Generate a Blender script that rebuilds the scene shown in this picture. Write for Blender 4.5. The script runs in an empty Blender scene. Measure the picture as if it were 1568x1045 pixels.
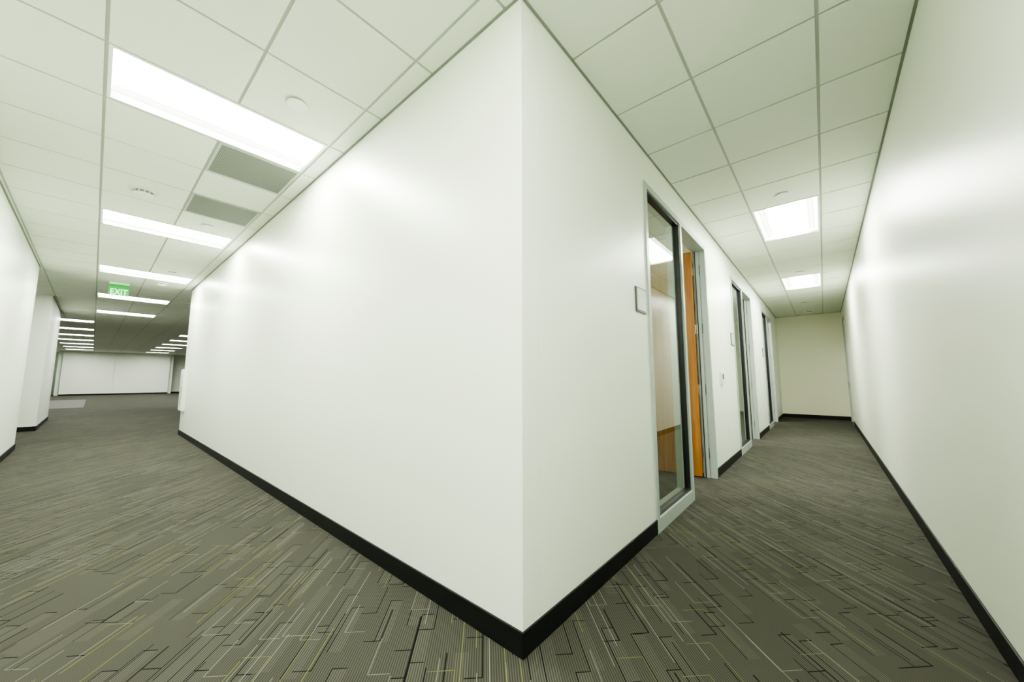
import bpy, math, random
from mathutils import Vector, Matrix
random.seed(3)
S = bpy.context.scene
H = 3.05
CAMH = 1.147

# ------------------------------------------------------------ materials
def newmat(name):
    m = bpy.data.materials.new(name); m.use_nodes = True
    nt = m.node_tree
    b = nt.nodes['Principled BSDF']
    return m, nt, b

def simple(name, col, rough=0.5, metal=0.0, spec=0.5, bump=0.0, bscale=200, var=0.0):
    m, nt, b = newmat(name)
    b.inputs['Base Color'].default_value = (*col, 1)
    b.inputs['Roughness'].default_value = rough
    b.inputs['Metallic'].default_value = metal
    b.inputs['Specular IOR Level'].default_value = spec
    if bump == 0 and var == 0: var = .015
    tc = nt.nodes.new('ShaderNodeTexCoord')
    nz = nt.nodes.new('ShaderNodeTexNoise'); nz.inputs['Scale'].default_value = bscale
    nz.inputs['Detail'].default_value = 2
    nt.links.new(tc.outputs['Object'], nz.inputs['Vector'])
    if bump > 0:
        bp = nt.nodes.new('ShaderNodeBump'); bp.inputs['Strength'].default_value = bump
        bp.inputs['Distance'].default_value = 0.002
        nt.links.new(nz.outputs['Fac'], bp.inputs['Height'])
        nt.links.new(bp.outputs['Normal'], b.inputs['Normal'])
    if var > 0:
        mx = nt.nodes.new('ShaderNodeMix'); mx.data_type = 'RGBA'
        mx.inputs['A'].default_value = (*[c*(1-var) for c in col], 1)
        mx.inputs['B'].default_value = (*[min(1, c*(1+var)) for c in col], 1)
        nt.links.new(nz.outputs['Fac'], mx.inputs['Factor'])
        nt.links.new(mx.outputs['Result'], b.inputs['Base Color'])
    return m

def emis(name, col, st, basec=(.8, .8, .8)):
    m, nt, b = newmat(name)
    b.inputs['Base Color'].default_value = (*basec, 1)
    b.inputs['Emission Color'].default_value = (*col, 1)
    b.inputs['Emission Strength'].default_value = st
    return m

LC = (.965, 1, .905)
M_wall = simple('wall_paint', (.81, .85, .75), .38, spec=.6, bump=.06, bscale=120)
M_beige = simple('beige_wall_paint', (.82, .81, .62), .5, bump=.05, bscale=120)
M_tile = simple('acoustic_tile', (.75, .79, .69), .95, spec=.1, bump=.5, bscale=260, var=.05)
M_tbar = simple('shaded_ceiling_tbar', (.42, .45, .39), .5)  # bars darkened so their colour paints shadow lines between the tiles
M_shadow_gap = simple('shadow_gap_angle', (.20, .22, .19), .5)  # dark grey that paints the shadow gap along the wall tops
M_base = simple('black_rubber_base', (.005, .0055, .006), .5, spec=.25)
M_alu = simple('painted_aluminium', (.38, .43, .40), .35)
M_gask = simple('dark_gasket', (.006, .007, .008), .4)
M_steel = simple('brushed_steel', (.45, .46, .45), .3, metal=.9)
M_white = simple('white_plastic', (.80, .83, .76), .4)
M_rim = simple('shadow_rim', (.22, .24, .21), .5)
M_grey = simple('grey_plastic', (.05, .055, .055), .4)
M_sign = simple('sign_face', (.58, .62, .57), .35)
M_trof = simple('troffer_white', (.86, .89, .83), .4)
M_lens = emis('troffer_lens', LC, 17.0)
M_green = emis('exit_green', (.0, .9, .10), .05, (.004, .25, .03))
M_gtext = emis('exit_letters', (.5, 1, .5), .40, (.3, .6, .3))
M_patch = simple('light_carpet', (.088, .088, .077), .9, bump=.5, bscale=300, var=.15)
M_mesh = simple('plenum', (.1, .1, .1), .9)

def wood():
    m, nt, b = newmat('maple_veneer')
    tc = nt.nodes.new('ShaderNodeTexCoord')
    mp = nt.nodes.new('ShaderNodeMapping'); mp.inputs['Scale'].default_value = (14, 14, .8)
    nz = nt.nodes.new('ShaderNodeTexNoise'); nz.inputs['Scale'].default_value = 2.5; nz.inputs['Detail'].default_value = 4
    cr = nt.nodes.new('ShaderNodeValToRGB')
    cr.color_ramp.elements[0].position = .3; cr.color_ramp.elements[0].color = (.28, .11, .02, 1)
    cr.color_ramp.elements[1].position = .75; cr.color_ramp.elements[1].color = (.44, .20, .042, 1)
    nt.links.new(tc.outputs['Object'], mp.inputs['Vector']); nt.links.new(mp.outputs[0], nz.inputs['Vector'])
    nt.links.new(nz.outputs['Fac'], cr.inputs[0]); nt.links.new(cr.outputs[0], b.inputs['Base Color'])
    b.inputs['Roughness'].default_value = .4
    return m
M_wood = wood()

def glass():
    m = bpy.data.materials.new('tinted_glass'); m.use_nodes = True
    nt = m.node_tree; nt.nodes.clear()
    o = nt.nodes.new('ShaderNodeOutputMaterial'); mx = nt.nodes.new('ShaderNodeMixShader')
    t = nt.nodes.new('ShaderNodeBsdfTransparent'); t.inputs[0].default_value = (.52, .58, .50, 1)  # tint darkens the view through, standing in for dimmer rooms behind
    g = nt.nodes.new('ShaderNodeBsdfGlossy'); g.inputs['Roughness'].default_value = .0
    lw = nt.nodes.new('ShaderNodeLayerWeight'); lw.inputs['Blend'].default_value = .5
    pw = nt.nodes.new('ShaderNodeMath'); pw.operation = 'POWER'; pw.inputs[1].default_value = 3.5
    ml = nt.nodes.new('ShaderNodeMath'); ml.operation = 'MULTIPLY_ADD'; ml.inputs[1].default_value = .9; ml.inputs[2].default_value = .07
    nt.links.new(lw.outputs['Facing'], pw.inputs[0]); nt.links.new(pw.outputs[0], ml.inputs[0])
    nt.links.new(ml.outputs[0], mx.inputs[0]); nt.links.new(t.outputs[0], mx.inputs[1]); nt.links.new(g.outputs[0], mx.inputs[2])
    nt.links.new(mx.outputs[0], o.inputs[0])
    return m
M_glass = glass()

def grille_mat():
    m, nt, b = newmat('perforated_grille')
    tc = nt.nodes.new('ShaderNodeTexCoord'); vo = nt.nodes.new('ShaderNodeTexVoronoi')
    vo.inputs['Scale'].default_value = 90; vo.inputs['Randomness'].default_value = 0
    cr = nt.nodes.new('ShaderNodeValToRGB')
    cr.color_ramp.elements[0].position = .38; cr.color_ramp.elements[0].color = (.055, .062, .05, 1)
    cr.color_ramp.elements[1].position = .46; cr.color_ramp.elements[1].color = (.21, .225, .19, 1)
    nt.links.new(tc.outputs['Object'], vo.inputs['Vector']); nt.links.new(vo.outputs['Distance'], cr.inputs[0])
    nt.links.new(cr.outputs[0], b.inputs['Base Color']); b.inputs['Roughness'].default_value = .6
    return m
M_grille = grille_mat()

def carpet():
    m, nt, b = newmat('patterned_carpet')
    L = nt.links.new
    def Mt(op, a, bb=None):
        n = nt.nodes.new('ShaderNodeMath'); n.operation = op
        for i, v in enumerate((a, bb)):
            if v is None: continue
            if isinstance(v, (int, float)): n.inputs[i].default_value = v
            else: L(v, n.inputs[i])
        return n.outputs[0]
    def white(a, bb, c):
        cb = nt.nodes.new('ShaderNodeCombineXYZ')
        for i, v in enumerate((a, bb, c)):
            if isinstance(v, (int, float)): cb.inputs[i].default_value = v
            else: L(v, cb.inputs[i])
        w = nt.nodes.new('ShaderNodeTexWhiteNoise'); w.noise_dimensions = '3D'
        L(cb.outputs[0], w.inputs['Vector'])
        return w.outputs['Value']
    def mix(f, a, bb):
        n = nt.nodes.new('ShaderNodeMix'); n.data_type = 'RGBA'
        L(f, n.inputs['Factor'])
        for k, v in (('A', a), ('B', bb)):
            if isinstance(v, tuple): n.inputs[k].default_value = (*v, 1)
            else: L(v, n.inputs[k])
        return n.outputs['Result']
    tc = nt.nodes.new('ShaderNodeTexCoord')
    mp = nt.nodes.new('ShaderNodeMapping'); mp.inputs['Rotation'].default_value = (0, 0, math.radians(45))
    L(tc.outputs['Object'], mp.inputs['Vector'])
    sp = nt.nodes.new('ShaderNodeSeparateXYZ'); L(mp.outputs[0], sp.inputs[0])
    u, v = sp.outputs[0], sp.outputs[1]       # u runs along (-.7,.7)
    def cellr(u, v, rw, sl, seed):
        s = Mt('DIVIDE', v, rw); row = Mt('FLOOR', s); fr = Mt('FRACT', s)
        off = Mt('MULTIPLY', white(row, seed, 1.3), 9.0)
        su = Mt('ADD', Mt('DIVIDE', u, sl), off)
        return fr, Mt('FRACT', su), white(row, Mt('FLOOR', su), seed)
    def layer(u, v, rw, sl, prob, hw, seed):
        fr, fu, r = cellr(u, v, rw, sl, seed)
        ln = Mt('LESS_THAN', Mt('ABSOLUTE', Mt('SUBTRACT', fr, .5)), hw)
        return Mt('MULTIPLY', ln, Mt('LESS_THAN', r, prob))
    def ell(u, v, rw, sl, prob, w, seed):
        fr, fu, r = cellr(u, v, rw, sl, seed)
        a = Mt('MAXIMUM', Mt('LESS_THAN', fr, w/rw), Mt('LESS_THAN', fu, w/sl))
        return Mt('MULTIPLY', a, Mt('LESS_THAN', r, prob))
    nv = Mt('MULTIPLY', v, -1.0); nu = Mt('MULTIPLY', u, -1.0)
    tr = white(Mt('FLOOR', Mt('DIVIDE', u, .5)), Mt('FLOOR', Mt('DIVIDE', v, .5)), 2.0)
    c = mix(tr, (.066, .064, .051), (.076, .073, .058))
    _, _, rb = cellr(u, v, .06, .30, 21.0)
    c = mix(Mt('MULTIPLY', Mt('LESS_THAN', rb, .4), .32), c, (.112, .108, .088))
    rib = Mt('MULTIPLY', Mt('ADD', Mt('SINE', Mt('MULTIPLY', v, 2*math.pi/.010)), 1.0), .34)
    c = mix(rib, c, (.014, .0135, .012))
    c = mix(ell(u, v, .06, .30, .34, .0048, 21.0), c, (.005, .005, .006))
    c = mix(ell(nu, nv, .075, .22, .28, .0048, 31.0), c, (.005, .005, .006))
    c = mix(ell(nu, v, .09, .20, .12, .003, 14.0), c, (.13, .13, .118))
    c = mix(ell(u, nv, .11, .26, .10, .003, 17.0), c, (.12, .123, .04))
    c = mix(layer(u, v, .05, .38, .17, .028, 13.0), c, (.17, .175, .155))
    c = mix(layer(u, v, .06, .36, .15, .025, 15.0), c, (.145, .15, .035))
    L(c, b.inputs['Base Color'])
    b.inputs['Roughness'].default_value = .95; b.inputs['Specular IOR Level'].default_value = .1
    return m
M_carpet = carpet()

# ------------------------------------------------------------ mesh builder
class MB:
    def __init__(s, mats): s.v = []; s.f = []; s.m = []; s.mats = mats
    def idx(s, m):
        if m not in s.mats: s.mats.append(m)
        return s.mats.index(m)
    def quad(s, pts, m):
        n = len(s.v); s.v += [tuple(p) for p in pts]; s.f.append(tuple(range(n, n+len(pts)))); s.m.append(s.idx(m))
    def box(s, x0, x1, y0, y1, z0, z1, m):
        if x0 > x1: x0, x1 = x1, x0
        if y0 > y1: y0, y1 = y1, y0
        n = len(s.v)
        s.v += [(x0,y0,z0),(x1,y0,z0),(x1,y1,z0),(x0,y1,z0),(x0,y0,z1),(x1,y0,z1),(x1,y1,z1),(x0,y1,z1)]
        for f in ((0,3,2,1),(4,5,6,7),(0,1,5,4),(1,2,6,5),(2,3,7,6),(3,0,4,7)):
            s.f.append(tuple(n+i for i in f)); s.m.append(s.idx(m))
    def cyl(s, c, axis, r0, r1, h, m, seg=28):
        a = Vector(axis).normalized(); t = Vector((0,0,1)) if abs(a.z) < .9 else Vector((1,0,0))
        p = a.cross(t).normalized(); q = a.cross(p); c = Vector(c); n = len(s.v)
        for k, (r, d) in enumerate(((r0, 0), (r1, h))):
            for i in range(seg):
                an = 2*math.pi*i/seg
                s.v.append(tuple(c + a*d + p*(r*math.cos(an)) + q*(r*math.sin(an))))
        for i in range(seg):
            j = (i+1) % seg
            s.f.append((n+i, n+j, n+seg+j, n+seg+i)); s.m.append(s.idx(m))
        s.f.append(tuple(n+i for i in range(seg))); s.m.append(s.idx(m))
        s.f.append(tuple(n+seg+i for i in range(seg))); s.m.append(s.idx(m))
    def obj(s, name, bevel=0.0, recalc=True, origin=None):
        me = bpy.data.meshes.new(name)
        vs = s.v
        if origin: vs = [(x-origin[0], y-origin[1], z-origin[2]) for x, y, z in vs]
        me.from_pydata(vs, [], s.f)
        for m in s.mats: me.materials.append(m)
        for p, k in zip(me.polygons, s.m): p.material_index = k
        if recalc:
            import bmesh
            bm = bmesh.new(); bm.from_mesh(me); bmesh.ops.recalc_face_normals(bm, faces=bm.faces); bm.to_mesh(me); bm.free()
        o = bpy.data.objects.new(name, me); S.collection.objects.link(o)
        if origin: o.location = origin
        if bevel > 0:
            bv = o.modifiers.new('bevel', 'BEVEL'); bv.width = bevel; bv.segments = 3; bv.limit_method = 'ANGLE'
        return o

# ------------------------------------------------------------ key dimensions
CX, CY = -1.02, 1.25
RX = .49
LY = -.745
ENDY = 13.8
BWX = -10.2
FAR = -39.0
T = .125
ZT = H + .004

b = MB([]); b.box(-43, .7, -7.2, 14.0, -.06, 0, M_carpet); b.obj('floor')
b = MB([]); b.box(-31, -22.5, -6, -.15, 0.0005, .004, M_patch); b.obj('floor_patch')  # thin inset for an area of paler floor

# ------------------------------------------------------------ ceiling grid
G = .61
lights = []
for i in (5, 10, 15, 20, 25): lights.append((i, 0))
for i in range(30, 61, 5): lights.append((i, -2))
for i in range(35, 61, 5): lights.append((i, 4))
for i in range(25, 61, 10): lights.append((i, 11))  # extra unseen row, added to fill out and light the open room
lights += [(0, 8), (0, 14), (0, -1), (4, 4), (3, 11), (3, 17)]  # the office lamps are unseen, added to brighten the door and glass
lightcells = {}
for i, j in lights: lightcells[(i, j)] = (i, j); lightcells[(i, j+1)] = (i, j)
vents = [(6, 1), (8, 1)]
def cell(i, j):
    return .10-G*(i+1), .10-G*i, -.10+G*j, -.10+G*(j+1)
b = MB([])
i0, i1, j0, j1 = -1, 70, -12, 23
e = .009
for i in range(i0, i1):
    for j in range(j0, j1):
        x0, x1, y0, y1 = cell(i, j)
        zb = H + .006
        b.quad([(x0-e, y0, zb), (x0-e, y1, zb), (x0+e, y1, zb), (x0+e, y0, zb)], M_tbar)
        if lightcells.get((i, j)) is None or lightcells.get((i, j)) != lightcells.get((i, j+1)):
            b.quad([(x0, y1-e, zb+.0003), (x0, y1+e, zb+.0003), (x1, y1+e, zb+.0003), (x1, y1-e, zb+.0003)], M_tbar)
        if (i, j) in lightcells or (i, j) in vents: continue
        g = .0085
        a0, a1, c0, c1 = x0+g, x1-g, y0+g, y1-g
        zl = H + random.uniform(-.0006, .0006); zu = H + .0095
        b.quad([(a0,c0,zl),(a0,c1,zl),(a1,c1,zl),(a1,c0,zl)], M_tile)
        b.quad([(a0,c0,zl),(a1,c0,zl),(a1,c0,zu),(a0,c0,zu)], M_tile)
        b.quad([(a0,c1,zl),(a0,c1,zu),(a1,c1,zu),(a1,c1,zl)], M_tile)
        b.quad([(a0,c0,zl),(a0,c0,zu),(a0,c1,zu),(a0,c1,zl)], M_tile)
        b.quad([(a1,c0,zl),(a1,c1,zl),(a1,c1,zu),(a1,c0,zu)], M_tile)
xa, xb, ya, yb = .10-G*i1-.05, .75, -.10+G*j0-.05, -.10+G*j1+.05
b.quad([(xa,ya,H+.13),(xa,yb,H+.13),(xb,yb,H+.13),(xb,ya,H+.13)], M_mesh)
b.quad([(xa,ya,H+.009),(xb,ya,H+.009),(xb,ya,H+.13),(xa,ya,H+.13)], M_mesh)
b.obj('ceiling', recalc=False)

def troffer(i, j):
    x0, x1, _, _ = cell(i, j); y0 = -.10+G*j; y1 = y0+2*G
    g = .009
    x0 += g; x1 -= g; y0 += g; y1 -= g
    b = MB([])
    f = .018; zf = H + .004
    b.box(x0, x0+f, y0, y1, zf-.003, zf+.01, M_trof); b.box(x1-f, x1, y0, y1, zf-.003, zf+.01, M_trof)
    b.box(x0+f, x1-f, y0, y0+f, zf-.003, zf+.01, M_trof); b.box(x0+f, x1-f, y1-f, y1, zf-.003, zf+.01, M_trof)
    w = (x1-x0)/2 - f; cx = (x0+x1)/2
    pts = [(-w, .0), (-w*.90, .028), (-w*.75, .045), (-w*.60, .052), (-w*.50, .028), (0, .012),
           (w*.50, .028), (w*.60, .052), (w*.75, .045), (w*.90, .028), (w, .0)]
    ya, yb = y0+f, y1-f
    for k in range(len(pts)-1):
        (p, z), (q, zz) = pts[k], pts[k+1]
        m = M_lens if 3 <= k <= 6 else M_trof
        b.quad([(cx+p, ya, zf+z), (cx+p, yb, zf+z), (cx+q, yb, zf+zz), (cx+q, ya, zf+zz)], m)
    b.quad([(x0+f, ya, zf), (x1-f, ya, zf), (x1-f, ya, zf+.06), (x0+f, ya, zf+.06)], M_trof)
    b.quad([(x0+f, yb, zf), (x0+f, yb, zf+.06), (x1-f, yb, zf+.06), (x1-f, yb, zf)], M_trof)
    b.obj('recessed_ceiling_light', recalc=False, origin=(cx, (y0+y1)/2, H))
for i, j in lights: troffer(i, j)

def vent(i, j):
    x0, x1, y0, y1 = cell(i, j); g = .009
    x0 += g; x1 -= g; y0 += g; y1 -= g
    b = MB([]); f = .018
    b.box(x0, x0+f, y0, y1, H-.001, H+.012, M_tbar); b.box(x1-f, x1, y0, y1, H-.001, H+.012, M_tbar)
    b.box(x0+f, x1-f, y0, y0+f, H-.001, H+.012, M_tbar); b.box(x0+f, x1-f, y1-f, y1, H-.001, H+.012, M_tbar)
    b.box(x0+f, x1-f, y0+f, y1-f, H+.003, H+.01, M_grille)
    b.obj('return_air_grille', origin=((x0+x1)/2, (y0+y1)/2, H))
for v in vents: vent(*v)

def plate(x, y, r=.062):
    b = MB([]); z = H - .0008
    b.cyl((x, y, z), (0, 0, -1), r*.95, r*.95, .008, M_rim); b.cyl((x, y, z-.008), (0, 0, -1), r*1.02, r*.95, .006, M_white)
    b.obj('sprinkler_cover', origin=(x, y, H))
for x, y in ((-2.64, .776), (-5.70, .785), (-8.74, .785), (-11.8, .785), (-.2, 4.52), (-.2, 8.1), (-.25, 11.5)): plate(x, y)
def smoke(x, y):
    b = MB([]); z = H - .0008
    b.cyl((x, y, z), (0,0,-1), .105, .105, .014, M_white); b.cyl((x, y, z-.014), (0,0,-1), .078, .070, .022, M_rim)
    b.cyl((x, y, z-.036), (0,0,-1), .080, .050, .018, M_white); b.cyl((x+.045, y, z-.048), (0,0,-1), .006, .006, .006, M_grey, 10)
    for k in range(12):
        a = k*math.pi/6; c = Vector((math.cos(a), math.sin(a)))
        px, py = x+c.x*.077, y+c.y*.077
        b.box(px-.004, px+.004, py-.004, py+.004, z-.038, z-.012, M_white)
    b.obj('smoke_detector', origin=(x, y, H))
smoke(-5.11, .19); smoke(-.2, 13.0); smoke(-9.9, .75)

# ------------------------------------------------------------ walls
FT = 2.77
groups = [2.83, 6.43, 10.08]
GW = 2.0
b = MB([]); b.box(BWX, CX, CY, CY+T, 0, ZT, M_wall); b.obj('wall_center', bevel=.004)
b = MB([]); b.box(BWX, BWX+T, CY+T, 12.0, 0, ZT, M_wall); b.obj('wall_west_return')
b = MB([])
ys = [CY+T] + sum([[g, g+GW] for g in groups], []) + [ENDY]
for k in range(0, len(ys), 2): b.box(CX-T, CX, ys[k], ys[k+1], 0, ZT, M_wall)
for g in groups: b.box(CX-T, CX, g, g+GW, FT, ZT, M_wall)
b.obj('wall_offices')
D4 = (12.35, 13.4)
b = MB([])
b.box(RX, RX+T, LY-T, D4[0], 0, ZT, M_wall); b.box(RX, RX+T, D4[1], ENDY, 0, ZT, M_wall); b.box(RX, RX+T, D4[0], D4[1], 2.77, ZT, M_wall)
b.obj('wall_right')
b = MB([]); b.box(-5.2, RX+T, ENDY, ENDY+T, 0, ZT, M_beige); b.obj('wall_corridor_end')
b = MB([]); b.box(-10.0, RX, LY-T, LY, 0, ZT, M_wall); b.box(-10.0, -9.84, -2.4, LY-T, 0, ZT, M_wall); b.obj('wall_left', bevel=.004)
b = MB([]); b.box(-13.3, -9.84, -2.56, -2.4, 0, ZT, M_wall); b.obj('wall_alcove_back')
b = MB([]); b.box(-16.6, -13.3, -7.0, LY, 0, ZT, M_wall); b.obj('wall_left_far', bevel=.004)
b = MB([])
for y in (4.98, 8.60, 12.25): b.box(-4.6, CX-T, y, y+.12, 0, ZT, M_beige)
b.box(-4.72, -4.6, CY+T, ENDY, 0, ZT, M_beige)
b.obj('wall_office_partition')
b = MB([]); b.box(FAR-.2, FAR, -1.44, .95, 0, ZT, M_wall); b.box(FAR-.26, FAR-.06, .95, 3.9, 0, ZT, M_wall)
b.box(FAR-1.5, FAR-1.3, 3.9, 12.0, 0, ZT, M_wall); b.box(FAR-1.3, FAR-.26, 3.9, 4.1, 0, ZT, M_wall)
b.box(FAR-2.4, FAR-.2, -1.64, -1.44, 0, ZT, M_wall)
b.box(FAR-2.6, FAR-2.4, -7.0, -1.44, 0, .5, M_wall); b.box(FAR-2.6, FAR-2.4, -7.0, -1.44, 2.7, ZT, M_wall)
for y in (-7.0, -4.6, -2.2): b.box(FAR-2.6, FAR-2.4, y, y+.5, .5, 2.7, M_wall)
b.obj('wall_far')
b = MB([]); b.box(FAR-2.6, -16.6, -7.2, -7.0, 0, ZT, M_wall); b.obj('wall_south')
b = MB([]); b.box(FAR-1.5, BWX+T, 12.0, 12.2, 0, ZT, M_wall); b.obj('wall_north')
wn = 4
for y0, y1 in ((-6.5, -4.6), (-4.1, -2.2)):
    b = MB([]); x = FAR-2.5
    for yy in (y0, (y0+y1)/2-.02, y1-.04): b.box(x-.03, x+.03, yy, yy+.04, .5, 2.7, M_alu)
    b.box(x-.03, x+.03, y0, y1, .5, .55, M_alu); b.box(x-.03, x+.03, y0, y1, 2.65, 2.7, M_alu)
    b.quad([(x, y0, .5), (x, y1, .5), (x, y1, 2.7), (x, y0, 2.7)], M_glass)
    b.obj('window_%d' % wn); wn += 1

BH, BT = .102, .010
def base(name, segs):
    b = MB([])
    for x0, x1, y0, y1 in segs:
        b.box(x0, x1, y0, y1, 0.0005, BH, M_base)
    b.obj(name, bevel=.003)
base('baseboard_center', [(BWX-BT, CX+BT, CY-BT, CY-.0003), (BWX-BT, BWX-.0003, CY, 11.99)])
segs = []
for k in range(0, len(ys), 2):
    segs.append((CX+.0003, CX+BT, (CY if k == 0 else ys[k]), ys[k+1]))
base('baseboard_offices', segs)
base('baseboard_right', [(RX-BT, RX-.0003, LY+BT, D4[0]), (RX-BT, RX-.0003, D4[1], ENDY-BT)])
base('baseboard_end', [(CX+BT, RX-BT, ENDY-BT, ENDY-.0003)])
base('baseboard_left', [(-10.0-BT, RX-BT, LY+.0003, LY+BT)])
base('baseboard_left_far', [(-16.6-BT, -13.3+BT, LY+.0003, LY+BT), (-13.3+.0003, -13.3+BT, -2.39, LY), (-13.29, -10.01, -2.3997, -2.39)])
base('baseboard_far', [(FAR+.0003, FAR+BT, -1.44, .95), (FAR-.0597, FAR-.05, .95, 3.9), (FAR-1.2997, FAR-1.29, 4.1, 11.99)])

b = MB([]); a = .014; z0, z1 = H-.005, H+.003
b.box(BWX-a, CX+a, CY-a, CY-.0003, z0, z1, M_shadow_gap); b.box(CX+.0003, CX+a, CY, ENDY-.001, z0, z1, M_shadow_gap)
b.box(RX-a, RX-.0003, LY, ENDY-.001, z0, z1, M_shadow_gap); b.box(CX+a, RX-a, ENDY-a, ENDY-.0003, z0, z1, M_shadow_gap)
b.box(-10.0-a, RX-a, LY+.0003, LY+a, z0, z1, M_shadow_gap); b.box(-16.6, -13.3+a, LY+.0003, LY+a, z0, z1, M_shadow_gap)
b.obj('shadow_gap_trim_1')  # dark strips put in as the shadow gap below the ceiling

# ------------------------------------------------------------ doors & sidelights
FW = .05; PR = .012
def group(n, g, ang):
    x0, x1 = CX-T-.004, CX+PR
    ya, yb = g, g+.96
    b = MB([])
    b.box(x0, x1, ya, ya+FW, 0, FT, M_alu); b.box(x0, x1, yb-.01, yb+.03, 0, FT, M_alu)
    b.box(x0, x1, ya+FW, yb-.01, FT-FW, FT, M_alu); b.box(x0, x1, ya+FW, yb-.01, 0.0, .10, M_alu)
    k = .022; gx0, gx1 = CX-.055, CX-.005
    b.box(gx0, gx1, ya+FW, ya+FW+k, .10, FT-FW, M_gask); b.box(gx0, gx1, yb-.01-k, yb-.01, .10, FT-FW, M_gask)
    b.box(gx0, gx1, ya+FW+k, yb-.01-k, .10, .10+k, M_gask); b.box(gx0, gx1, ya+FW+k, yb-.01-k, FT-FW-k, FT-FW, M_gask)
    gx = CX-.03
    b.quad([(gx, ya+FW, .10), (gx, yb-.01, .10), (gx, yb-.01, FT-FW), (gx, ya+FW, FT-FW)], M_glass)
    b.obj('window_%d' % n)
    da, db = yb+.03, g+GW
    b = MB([])
    b.box(x0, x1, da, da+.015, 0, FT, M_alu); b.box(x0, x1, db-FW, db, 0, FT, M_alu)
    b.box(x0, x1, da+.015, db-FW, FT-FW, FT, M_alu)
    b.box(CX-.095, CX-.06, db-FW-.014, db-FW, 0, FT-FW, M_alu); b.box(CX-.095, CX-.06, da+.015, da+.025, 0, FT-FW, M_alu)
    b.box(CX-.102, CX-.094, db-FW-.022, db-FW, 0, FT-FW, M_gask)
    fr = b.obj('frame', bevel=.002)
    hy = db-FW-.006; hx = x0-.004
    W = (db-FW)-(da+.015)-.008; DT = .045
    s = MB([])
    s.box(-W, 0, -DT, 0, .012, FT-FW-.004, M_wood)
    for yy, d in ((-DT, -1), (0, 1)):
        s.cyl((-W+.07, yy, 1.05), (0, d, 0), .028, .026, .012, M_steel)
        s.cyl((-W+.07, yy+d*.012, 1.05), (0, d, 0), .010, .010, .045, M_steel, 16)
        s.cyl((-W+.06, yy+d*.05, 1.05), (1, 0, 0), .010, .008, .13, M_steel, 16)
    s.box(-W-.002, -W, -DT+.01, -.01, .99, 1.11, M_steel)
    sl = s.obj('slab', bevel=.0015)
    sl.location = (hx, hy, 0); sl.rotation_euler = (0, 0, math.radians(ang))
    h = MB([])
    for z in (.28, 1.02, 1.75, 2.48):
        h.cyl((hx, hy+.004, z-.057), (0,0,1), .009, .009, .114, M_steel, 14)
        h.box(hx, hx+.055, db-FW-.004, db-FW-.0005, z-.057, z+.057, M_steel)
        h.box(hx+.075, hx+.079, db-FW-.006, db-FW-.0005, z-.06, z+.06, M_gask)
    ho = h.obj('hinges')
    em = bpy.data.objects.new('door_%d' % n, None); S.collection.objects.link(em)
    for o in (fr, sl, ho): o.parent = em
group(1, groups[0], 3); group(2, groups[1], 0); group(3, groups[2], 0)

b = MB([])
x0, x1 = RX-PR, RX+T
b.box(x0, x1, D4[0], D4[0]+FW, 0, 2.77, M_alu); b.box(x0, x1, D4[1]-FW, D4[1], 0, 2.77, M_alu); b.box(x0, x1, D4[0]+FW, D4[1]-FW, 2.72, 2.77, M_alu)
b.box(RX+.012, RX+.057, D4[0]+FW+.003, D4[1]-FW-.003, .012, 2.716, M_beige)
for z in (.28, 1.02, 1.75, 2.48): b.cyl((RX-.004, D4[0]+FW, z-.057), (0,0,1), .012, .012, .114, M_steel, 14)
b.cyl((RX+.012, D4[1]-.13, 1.05), (-1,0,0), .028, .026, .012, M_steel); b.cyl((RX, D4[1]-.13, 1.05), (-1,0,0), .01, .01, .045, M_steel, 16)
b.cyl((RX-.045, D4[1]-.12, 1.05), (0,-1,0), .01, .008, .13, M_steel, 16)
b.obj('door_4', bevel=.001)

# ------------------------------------------------------------ wall items
def sign(y, z=1.74, s=.095):
    b = MB([]); x = CX+.0005
    b.box(x, x+.010, y-s, y+s, z-s, z+s, M_grey)
    b.box(x+.010, x+.013, y-s+.014, y+s-.014, z-s+.014, z+s-.014, M_sign)
    b.box(x+.013, x+.0145, y-s+.025, y+s-.025, z+.028, z+.034, M_sign)
    b.obj('room_sign', bevel=.002)
sign(2.675); sign(6.28); sign(9.93)
b = MB([]); x = CX+.0005; y = 5.36
b.box(x, x+.008, y-.085, y+.085, 1.05, 1.25, M_white); b.box(x+.008, x+.028, y-.06, y+.06, 1.075, 1.225, M_white)
b.box(x+.028, x+.030, y-.045, y+.04, 1.14, 1.21, M_grey)
for k in (-.03, 0, .03): b.box(x+.028, x+.031, y+k-.008, y+k+.008, 1.10, 1.115, M_sign)
b.obj('thermostat', bevel=.002)
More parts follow.
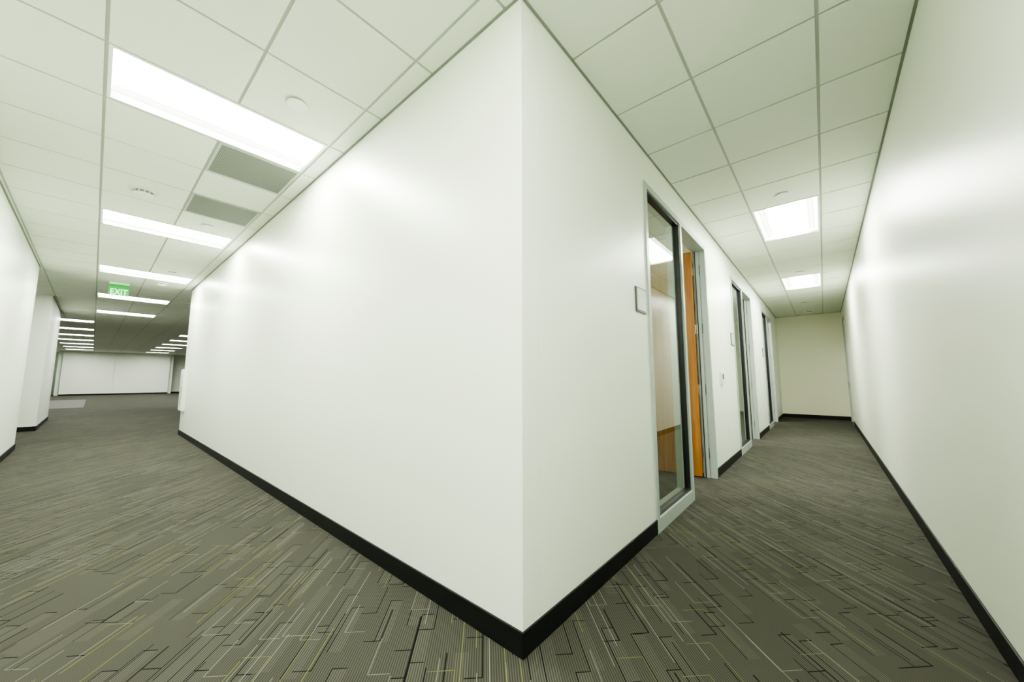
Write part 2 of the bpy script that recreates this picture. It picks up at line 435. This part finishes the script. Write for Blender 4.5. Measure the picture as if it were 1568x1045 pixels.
def outlet(y):
    b = MB([])
    b.box(x, x+.006, y-.036, y+.036, .40, .52, M_white)
    for zz in (.435, .485):
        b.box(x+.006, x+.008, y-.017, y+.017, zz-.015, zz+.015, M_white)
        b.box(x+.008, x+.0086, y-.009, y-.006, zz-.006, zz+.007, M_grey); b.box(x+.008, x+.0086, y+.006, y+.009, zz-.006, zz+.007, M_grey)
    b.obj('wall_outlet', bevel=.001)
outlet(5.68)
# shallow white wall cabinet close to the end of the long wall
b = MB([]); y = CY-.0005
b.box(-10.14, -9.76, y-.050, y, .50, 1.34, M_white)
b.box(-10.12, -9.78, y-.060, y-.050, .52, 1.32, M_white)
b.box(-10.09, -9.81, y-.063, y-.060, .60, 1.24, M_sign)
b.box(-9.83, -9.805, y-.078, y-.060, .88, .98, M_steel)
b.obj('wall_cabinet', bevel=.003)

# exit sign
ex, ey, ez = -10.5, .2, 2.88
b = MB([])
b.box(ex-.025, ex+.025, ey-.14, ey+.14, H-.04, H-.001, M_white)
b.box(ex-.006, ex+.006, ey-.14, ey+.14, ez-.09, H-.04, M_green)
bo = b.obj('panel', bevel=.002)
tx = bpy.data.curves.new('letters', 'FONT'); tx.body = 'EXIT'; tx.size = .16; tx.extrude = .002; tx.align_x = 'CENTER'; tx.align_y = 'CENTER'
tx.offset = .002
to = bpy.data.objects.new('letters', tx); S.collection.objects.link(to); to.data.materials.append(M_gtext)
to.location = (ex+.009, ey, ez-.02); to.rotation_euler = (math.pi/2, 0, math.pi/2); to.scale = (.72, 1, 1)
em = bpy.data.objects.new('exit_sign', None); S.collection.objects.link(em)
bo.parent = em; to.parent = em

# ------------------------------------------------------------ world, camera
w = bpy.data.worlds.new('World'); S.world = w; w.use_nodes = True
w.node_tree.nodes['Background'].inputs[0].default_value = (.9, 1, 1, 1)
w.node_tree.nodes['Background'].inputs[1].default_value = 1.2
cam = bpy.data.cameras.new('camera'); co = bpy.data.objects.new('camera', cam); S.collection.objects.link(co)
cam.sensor_width = 36; cam.lens = 36*551/1568; cam.clip_start = .02; cam.clip_end = 200
co.location = (0, 0, CAMH); co.rotation_euler = (math.radians(96), 0, math.radians(40.8))
S.camera = co
S.view_settings.view_transform = 'AgX'
S.view_settings.look = 'AgX - Medium High Contrast'
S.view_settings.exposure = 2.3
